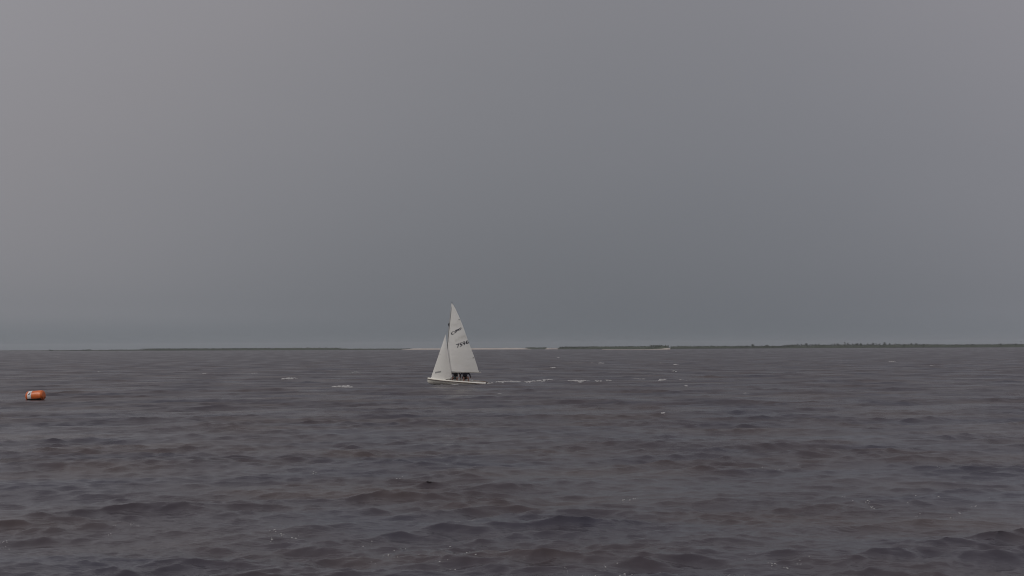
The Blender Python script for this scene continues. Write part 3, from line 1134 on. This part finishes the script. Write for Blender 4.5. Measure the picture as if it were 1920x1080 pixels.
def person(pos_x, hand_targets, lean, twist, top, short, label, feet, knees, head_turn, sleeve=0.55):
    """seated on the far side deck, facing across the boat: f = +y of the boat"""
    seat = Vector((pos_x, -0.61, 0.395))
    Mx = BM @ Matrix.Translation(seat)
    root = empty('person', Mx, label=label, cat='person', group='crew of the dinghy')
    # axes: x forward along the boat, y = person's front, z up
    pel = Vector((0, -0.02, 0.10))
    che = Vector((0 + twist, -0.03 + lean * 0.36, 0.36))
    shd = Vector((0 + twist * 1.5, -0.02 + lean * 0.55, 0.52))
    nek = Vector((twist * 1.6, lean * 0.62, 0.60))
    hed = Vector((twist * 1.7, lean * 0.72 + 0.03, 0.735))
    V, Fs = [], []
    ball(V, Fs, pel, (0.165, 0.115, 0.115), 14, 9)
    ball(V, Fs, pel.lerp(che, 0.5), (0.135, 0.10, 0.14), 14, 9)
    ball(V, Fs, che, (0.165, 0.115, 0.16), 14, 9)
    ball(V, Fs, shd + Vector((0, 0, -0.03)), (0.175, 0.085, 0.07), 14, 9)
    limb(V, Fs, [shd, nek, hed], [0.06, 0.052, 0.05])
    ball(V, Fs, hed + Vector((0, 0, 0.02)), (0.074, 0.095, 0.11), 14, 10)
    ball(V, Fs, hed + Vector((0, 0.035, -0.055)), (0.05, 0.055, 0.05), 12, 8)     # jaw
    f = Vector((head_turn, 1, 0)).normalized()
    sx = Vector((f.y, -f.x, 0))
    tube(V, Fs, [hed + f * 0.085 + Vector((0, 0, 0.035)), hed + f * 0.115 + Vector((0, 0, -0.008))], [0.008, 0.016], 8)   # nose
    tube(V, Fs, [hed + f * 0.086 - sx * 0.022 + Vector((0, 0, -0.045)), hed + f * 0.086 + sx * 0.022 + Vector((0, 0, -0.045))], 0.008, 8)  # lips
    for s in (1, -1):
        ball(V, Fs, hed + sx * s * 0.076 + Vector((0, 0, 0.005)), (0.012, 0.022, 0.032), 8, 6)
    arms = {}
    for s, tgt in zip((1, -1), hand_targets):
        sh = shd + Vector((s * 0.175, 0, -0.03))
        tg = Vector(tgt)
        dirv = tg - sh
        dl = min(dirv.length, 0.545)
        tg = sh + dirv.normalized() * dl
        hlen = math.sqrt(max(0.28 ** 2 - (dl / 2) ** 2, 0.0004))
        mid = sh.lerp(tg, 0.5)
        off = Vector((s * 0.6, -0.35, -0.7))
        off = (off - dirv.normalized() * off.dot(dirv.normalized())).normalized()
        el = mid + off * hlen
        limb(V, Fs, [sh, sh.lerp(el, 0.5), el, el.lerp(tg, 0.35), tg], [0.052, 0.046, 0.037, 0.037, 0.026])
        hand(V, Fs, tg, tg - el, Vector((0, 0.3, -1)), 0.75)
        arms[s] = (sh, el, tg)
    legs = {}
    for s in (1, -1):
        hip = pel + Vector((s * 0.095, 0.02, -0.01))
        kn = Vector(knees[0 if s == 1 else 1])
        an = Vector(feet[0 if s == 1 else 1])
        limb(V, Fs, [hip, hip.lerp(kn, 0.5), kn, kn.lerp(an, 0.3), an], [0.09, 0.078, 0.056, 0.055, 0.037])
        limb(V, Fs, [an + Vector((0, -0.04, -0.035)), an + Vector((0, 0.08, -0.045)), an + Vector((0, 0.16, -0.055))], [0.035, 0.036, 0.028])
        legs[s] = (hip, kn, an)
    remeshed('body', V, Fs, M['skin'], root, 0.0075, 3)
    # vest
    V, Fs = [], []
    ball(V, Fs, pel.lerp(che, 0.35) + Vector((0, 0, 0.03)), (0.165, 0.125, 0.15), 14, 9)
    ball(V, Fs, pel.lerp(che, 0.7), (0.175, 0.135, 0.16), 14, 9)
    ball(V, Fs, che, (0.19, 0.14, 0.165), 14, 9)
    ball(V, Fs, shd + Vector((0, 0, -0.04)), (0.19, 0.10, 0.075), 14, 9)
    for s in (1, -1):
        sh, el, tg = arms[s]
        limb(V, Fs, [sh, sh.lerp(el, sleeve), el.lerp(tg, max(0.0, 2 * sleeve - 1.05))] if sleeve > 0.6 else [sh, sh.lerp(el, sleeve)], [0.064, 0.054, 0.045])
    remeshed('vest', V, Fs, top, root, 0.012, 5)
    # shorts
    V, Fs = [], []
    ball(V, Fs, pel, (0.18, 0.13, 0.125), 14, 9)
    for s in (1, -1):
        hip, kn, an = legs[s]
        limb(V, Fs, [hip, hip.lerp(kn, 0.62)], [0.105, 0.092])
    remeshed('shorts', V, Fs, short, root, 0.012, 4)
    # hair and eyes
    V, Fs = [], []
    ball(V, Fs, hed + Vector((0, -0.022, 0.045)) - f * 0.01, (0.084, 0.098, 0.10), 14, 9)
    remeshed('hair', V, Fs, M['hair'], root, 0.012, 2)
    for s in (1, -1):
        V, Fs = [], []
        ball(V, Fs, hed + f * 0.082 + sx * s * 0.03 + Vector((0, 0, 0.03)), 0.012, 8, 6)
        pydata('eye', V, Fs, M['eye'], root)
    return root, arms


# crew (forward) and helm (aft); hand order: forward hand, aft hand (boat x forward is the person's right)
pA, armsA = person(0.15, [(0.30, 0.36, 0.16), (-0.22, 0.22, 0.13)], 0.10, 0.0, M['black'], M['greyshort'],
                   'person in a black vest and grey shorts seated just behind the mast', [(0.24, 0.50, -0.27), (-0.14, 0.48, -0.27)],
                   [(0.20, 0.40, 0.10), (-0.12, 0.40, 0.09)], 0.3)
pB, armsB = person(-0.50, [(0.27, 0.12, 0.05), (-0.42, 0.24, 0.20)], 0.22, -0.02, M['navy'], M['brownshort'],
                   'person in a navy vest steering from the stern side deck', [(0.02, 0.46, -0.28), (-0.32, 0.44, -0.28)],
                   [(0.06, 0.38, 0.12), (-0.26, 0.36, 0.14)], 0.5, 0.9)
# dark sailing glove on the steering hand
sh, el, tg = armsB[-1]
dv = (tg - el).normalized()
V, Fs = [], []
limb(V, Fs, [tg - dv * 0.02, tg + dv * 0.09], [0.04, 0.045])
remeshed('glove', V, Fs, M['black'], pB, 0.01, 2)
hand_b = Vector((-0.50, -0.61, 0.395)) + tg + dv * 0.06
tube_obj('tiller_extension', [Vector((-1.15, 0.0, 0.37)), hand_b], 0.011, M['rope'], til, n=6)

# ------------------------------------------------------------------ orange mark buoy
bwp = on_water(64.4, 750.0)
SB = F / bwp.y
byaw = R(-8)
bz = float(water_z(bwp.x, bwp.y)[0])
RB = 0.268
HL = 0.475
BMx = Matrix.Translation((bwp.x, bwp.y + 0.15, bz * 0.5 + 0.20)) @ Matrix.Rotation(byaw, 4, 'Z') @ Matrix.Rotation(R(-4.0), 4, 'Y')
buoy = empty('marker_buoy', BMx, label='orange inflatable barrel buoy with a white band floating on the water', cat='buoy')


def rad_at(x):
    q = abs(x) / HL
    if q > 0.72:
        s = (q - 0.72) / 0.28
        return RB * 0.955 * (0.60 + 0.40 * math.sqrt(max(0, 1 - s * s)))
    return RB * (1 - 0.045 * (q / 0.72) ** 2)


def lathe(name, xs, extra, mat, parent, a0=0, a1=2 * math.pi, n=36, caps=True):
    V, Fs = [], []
    full = abs(a1 - a0 - 2 * math.pi) < 1e-6
    m_ = n if full else n + 1
    for x in xs:
        for k in range(m_):
            t = a0 + (a1 - a0) * k / n
            r = rad_at(x) + extra
            wr = 0.004 * math.sin(3 * t + 9 * x) * (1 if extra == 0 else 1)
            V.append((x, (r + wr) * math.cos(t), (r + wr) * math.sin(t)))
    for i in range(len(xs) - 1):
        for k in range(n):
            k2 = (k + 1) % m_
            Fs.append((i * m_ + k, i * m_ + k2, (i + 1) * m_ + k2, (i + 1) * m_ + k))
    if caps and full:
        for i, x in ((0, xs[0]), (len(xs) - 1, xs[-1])):
            c = len(V)
            V.append((x + (0.015 if x > 0 else -0.015), 0, 0))
            for k in range(n):
                tri = (c, i * m_ + k, i * m_ + (k + 1) % n)
                Fs.append(tri if x > 0 else tri[::-1])
    return pydata(name, V, Fs, mat, parent)


xs = list(np.concatenate([-HL + 0.28 * HL * (1 - np.cos(np.linspace(0, math.pi / 2, 8))), np.linspace(-0.66 * HL, 0.66 * HL, 13), HL - 0.28 * HL * (1 - np.cos(np.linspace(math.pi / 2, 0, 8)))]))
lathe('barrel', xs, 0.0, M['orange'], buoy)
b0, b1 = -HL + 0.17 * 2 * HL, -HL + 0.385 * 2 * HL
lathe('band', list(np.linspace(b0, b1, 6)), 0.005, M['white_vinyl'], buoy, caps=False)
for x in (-0.80 * HL, 0.84 * HL):
    lathe('seam', list(np.linspace(x - 0.008, x + 0.008, 3)), 0.006, M['orange'], buoy, caps=False)
# dark emblem on the band (a thick comma with a tail rising to one side)
V, Fs = [], []


def band_pt(x, ang):
    r = RB + 0.011
    return (x, -r * math.cos(ang), r * math.sin(ang))


poly = [(0.30, -0.10), (0.62, -0.06), (0.68, 0.22), (0.85, 0.62), (0.72, 0.66), (0.5, 0.32), (0.30, 0.20)]
for (u, a) in poly:
    V.append(band_pt(b0 + (b1 - b0) * u, 0.34 + a * 0.55))
Fs.append(tuple(range(len(poly))))
pydata('emblem', V, Fs, M['mark'], buoy, smooth=False)
lathe('weedy_underside', list(np.linspace(-0.83 * HL, 0.97 * HL, 12)), 0.007, M['weed'], buoy, a0=R(180 + 32), a1=R(360 - 20), n=14, caps=False)
tor = []
V, Fs = [], []
for k in range(12):
    t0_, t1_ = 2 * math.pi * k / 12, 2 * math.pi * (k + 1) / 12
    tube(V, Fs, [(HL + 0.02 + 0.05 * (1 + math.cos(t0_)) * 0.5, 0.05 * math.sin(t0_), -0.12), (HL + 0.02 + 0.05 * (1 + math.cos(t1_)) * 0.5, 0.05 * math.sin(t1_), -0.12)], 0.010, 6)
pydata('tow_ring', V, Fs, M['weed'], buoy)

# ------------------------------------------------------------------ foam
frnd = random.Random(21)


def foam_lump(V, Fs, x, y, z, rx, ry, h):
    """irregular low heap of froth"""
    n = frnd.choice((6, 7, 8))
    b = len(V)
    ph = frnd.uniform(0, 6.28)
    for ring, (q, zz) in enumerate(((1.0, -0.02), (0.62, h * 0.75))):
        for k in range(n):
            t = ph + 2 * math.pi * k / n
            w = frnd.uniform(0.6, 1.25) * q
            V.append((x + rx * w * math.cos(t), y + ry * w * math.sin(t), z + zz * frnd.uniform(0.7, 1.2)))
    V.append((x, y, z + h))
    for k in range(n):
        k2 = (k + 1) % n
        Fs.append((b + k, b + k2, b + n + k2, b + n + k))
        Fs.append((b + n + k, b + n + k2, b + 2 * n))


def foam_from(places, name, label, cat):
    xs_ = np.array([p[0] for p in places]); ys_ = np.array([p[1] for p in places])
    zs_ = water_z(xs_, ys_)
    V, Fs = [], []
    for (x, y, rx, ry, h), z in zip(places, zs_):
        foam_lump(V, Fs, x, y, float(z), rx, ry, h)
    o = pydata(name, V, Fs, M['foam'], smooth=True)
    return tag(o, label, cat, None, 'stuff')


def crest_foam(px0, px1, py, n, size, spread_y=0.25, slope=0.0, taper=True):
    out = []
    # settle the froth on the nearest crest
    c = on_water((px0 + px1) / 2, py)
    oy = np.linspace(-1.6, 1.6, 33)
    half = abs(on_water(px1, py).x - on_water(px0, py).x) / 2
    hz_ = sum(water_z(np.full(33, c.x + f * half), c.y + oy) for f in (-0.6, 0.0, 0.6))
    shift = float(oy[int(np.argmax(hz_ - 0.01 * np.abs(oy)))]) - 0.08
    for i in range(n):
        t = frnd.random()
        px = lerp(px0, px1, t)
        p = on_water(px, py + slope * (t - 0.5))
        th = (math.sin(math.pi * t) ** 0.5) if taper else 1.0
        s = size * frnd.uniform(0.5, 1.2) * (0.4 + 0.6 * th)
        out.append((p.x, p.y + shift + frnd.gauss(0, spread_y), s * 1.6, s, s * frnd.uniform(0.35, 0.7)))
    return out


caps = []
caps += crest_foam(528, 556, 711.5, 80, 0.16, 0.16, -0.8)
caps += crest_foam(626, 664, 725.5, 80, 0.12, 0.16, 0.6)
for (a, b, y, n, s) in ((383, 392, 701.5, 14, 0.09), (470, 481, 700.5, 8, 0.08), (1668, 1680, 678.5, 22, 0.15), (1748, 1756, 687, 8, 0.08), (1043, 1050, 671, 10, 0.14),
                        (1032, 1042, 691, 14, 0.12), (1122, 1134, 682, 18, 0.13), (1262, 1272, 684, 14, 0.11), (1260, 1270, 697, 14, 0.09),
                        (1108, 1114, 681, 8, 0.10), (1236, 1240, 681, 5, 0.09), (932, 940, 741, 12, 0.05), (1240, 1248, 780, 14, 0.045),
                        (664, 669, 698, 4, 0.09), (722, 731, 722, 10, 0.06), (668, 676, 698, 4, 0.08), (1283, 1289, 725, 9, 0.07), (1399, 1409, 740, 9, 0.05),
                        (1405, 1413, 656.5, 6, 0.3), (1436, 1444, 658, 6, 0.25), (345, 349, 659.5, 5, 0.3), (104, 110, 670, 6, 0.16), (180, 184, 698.5, 5, 0.09)):
    caps += crest_foam(a, b, y, n, s, 0.2)
foam_from(caps, 'whitecap_foam', 'small white foam caps scattered on the wave crests', 'foam')

wake = []
for (a, b, y, n, s, sl) in ((936, 944, 717, 26, 0.09, 0), (944, 975, 717.8, 70, 0.085, 0), (985, 1010, 717.5, 40, 0.07, -1.5), (1008, 1042, 715, 60, 0.08, -1.6),
                            (1066, 1090, 717, 50, 0.08, 0.8), (1085, 1106, 716, 36, 0.07, -1.2), (1116, 1130, 716, 20, 0.07, 0), (1136, 1145, 713.6, 14, 0.08, 0),
                            (1188, 1212, 712.0, 36, 0.075, 0.8), (1236, 1250, 713.4, 22, 0.085, -1.2), (1262, 1300, 713, 12, 0.05, 0), (916, 934, 718, 10, 0.05, 0)):
    wake += crest_foam(a, b, y, n, s, 0.25, sl, taper=False)
# bow wave and froth under the lee chine of the hull
for i in range(40):
    t = frnd.random()
    px = lerp(826, 872, t)
    p = Vector((B0.x + (px - BPX) / SC, B0.y - lerp(0.72, 0.84, frnd.random()), 0))
    wake.append((p.x, p.y, 0.07, 0.04, frnd.uniform(0.01, 0.03)))
for i in range(40):
    px = lerp(846, 860, frnd.random())
    wake.append((B0.x + (px - BPX) / SC, B0.y - lerp(0.85, 1.0, frnd.random()), 0.08, 0.05, frnd.uniform(0.05, 0.10)))
for i in range(40):
    px = lerp(905, 925, frnd.random())
    wake.append((B0.x + (px - BPX) / SC, B0.y + frnd.uniform(-0.5, 0.5), 0.10, 0.07, frnd.uniform(0.02, 0.05)))
foam_from(wake, 'wake_foam', 'broken white foam trail behind the stern of the dinghy', 'foam')

flecks = []


def fleck_cloud(px0, px1, py0, py1, n, size):
    for _ in range(n):
        px, py = frnd.uniform(px0, px1), frnd.uniform(py0, py1)
        p = on_water(px, py)
        for _k in range(frnd.choice((1, 1, 2, 4))):
            s = size * frnd.uniform(0.4, 1.3)
            flecks.append((p.x + frnd.gauss(0, 0.03), p.y + frnd.gauss(0, 0.04), s * 1.3, s, s * 0.5))


fleck_cloud(690, 900, 1014, 1062, 22, 0.013)
fleck_cloud(1320, 1420, 1040, 1078, 8, 0.012)
fleck_cloud(1430, 1520, 1046, 1060, 6, 0.012)
fleck_cloud(1560, 1620, 1066, 1080, 5, 0.013)
fleck_cloud(1560, 1640, 930, 955, 10, 0.014)
fleck_cloud(1700, 1860, 930, 975, 14, 0.013)
fleck_cloud(560, 600, 875, 892, 7, 0.014)
fleck_cloud(720, 780, 888, 899, 6, 0.014)
fleck_cloud(1390, 1500, 870, 880, 9, 0.013)
fleck_cloud(1160, 1200, 932, 938, 4, 0.015)
fleck_cloud(500, 570, 996, 1012, 7, 0.013)
fleck_cloud(0, 20, 1010, 1016, 4, 0.013)
fleck_cloud(140, 155, 1034, 1038, 3, 0.014)
fleck_cloud(205, 260, 972, 998, 6, 0.012)
fleck_cloud(1040, 1250, 1056, 1078, 12, 0.013)
fleck_cloud(1740, 1760, 876, 882, 3, 0.014)
foam_from(flecks, 'foam_flecks', 'tiny white foam flecks drifting on the nearest water', 'foam')
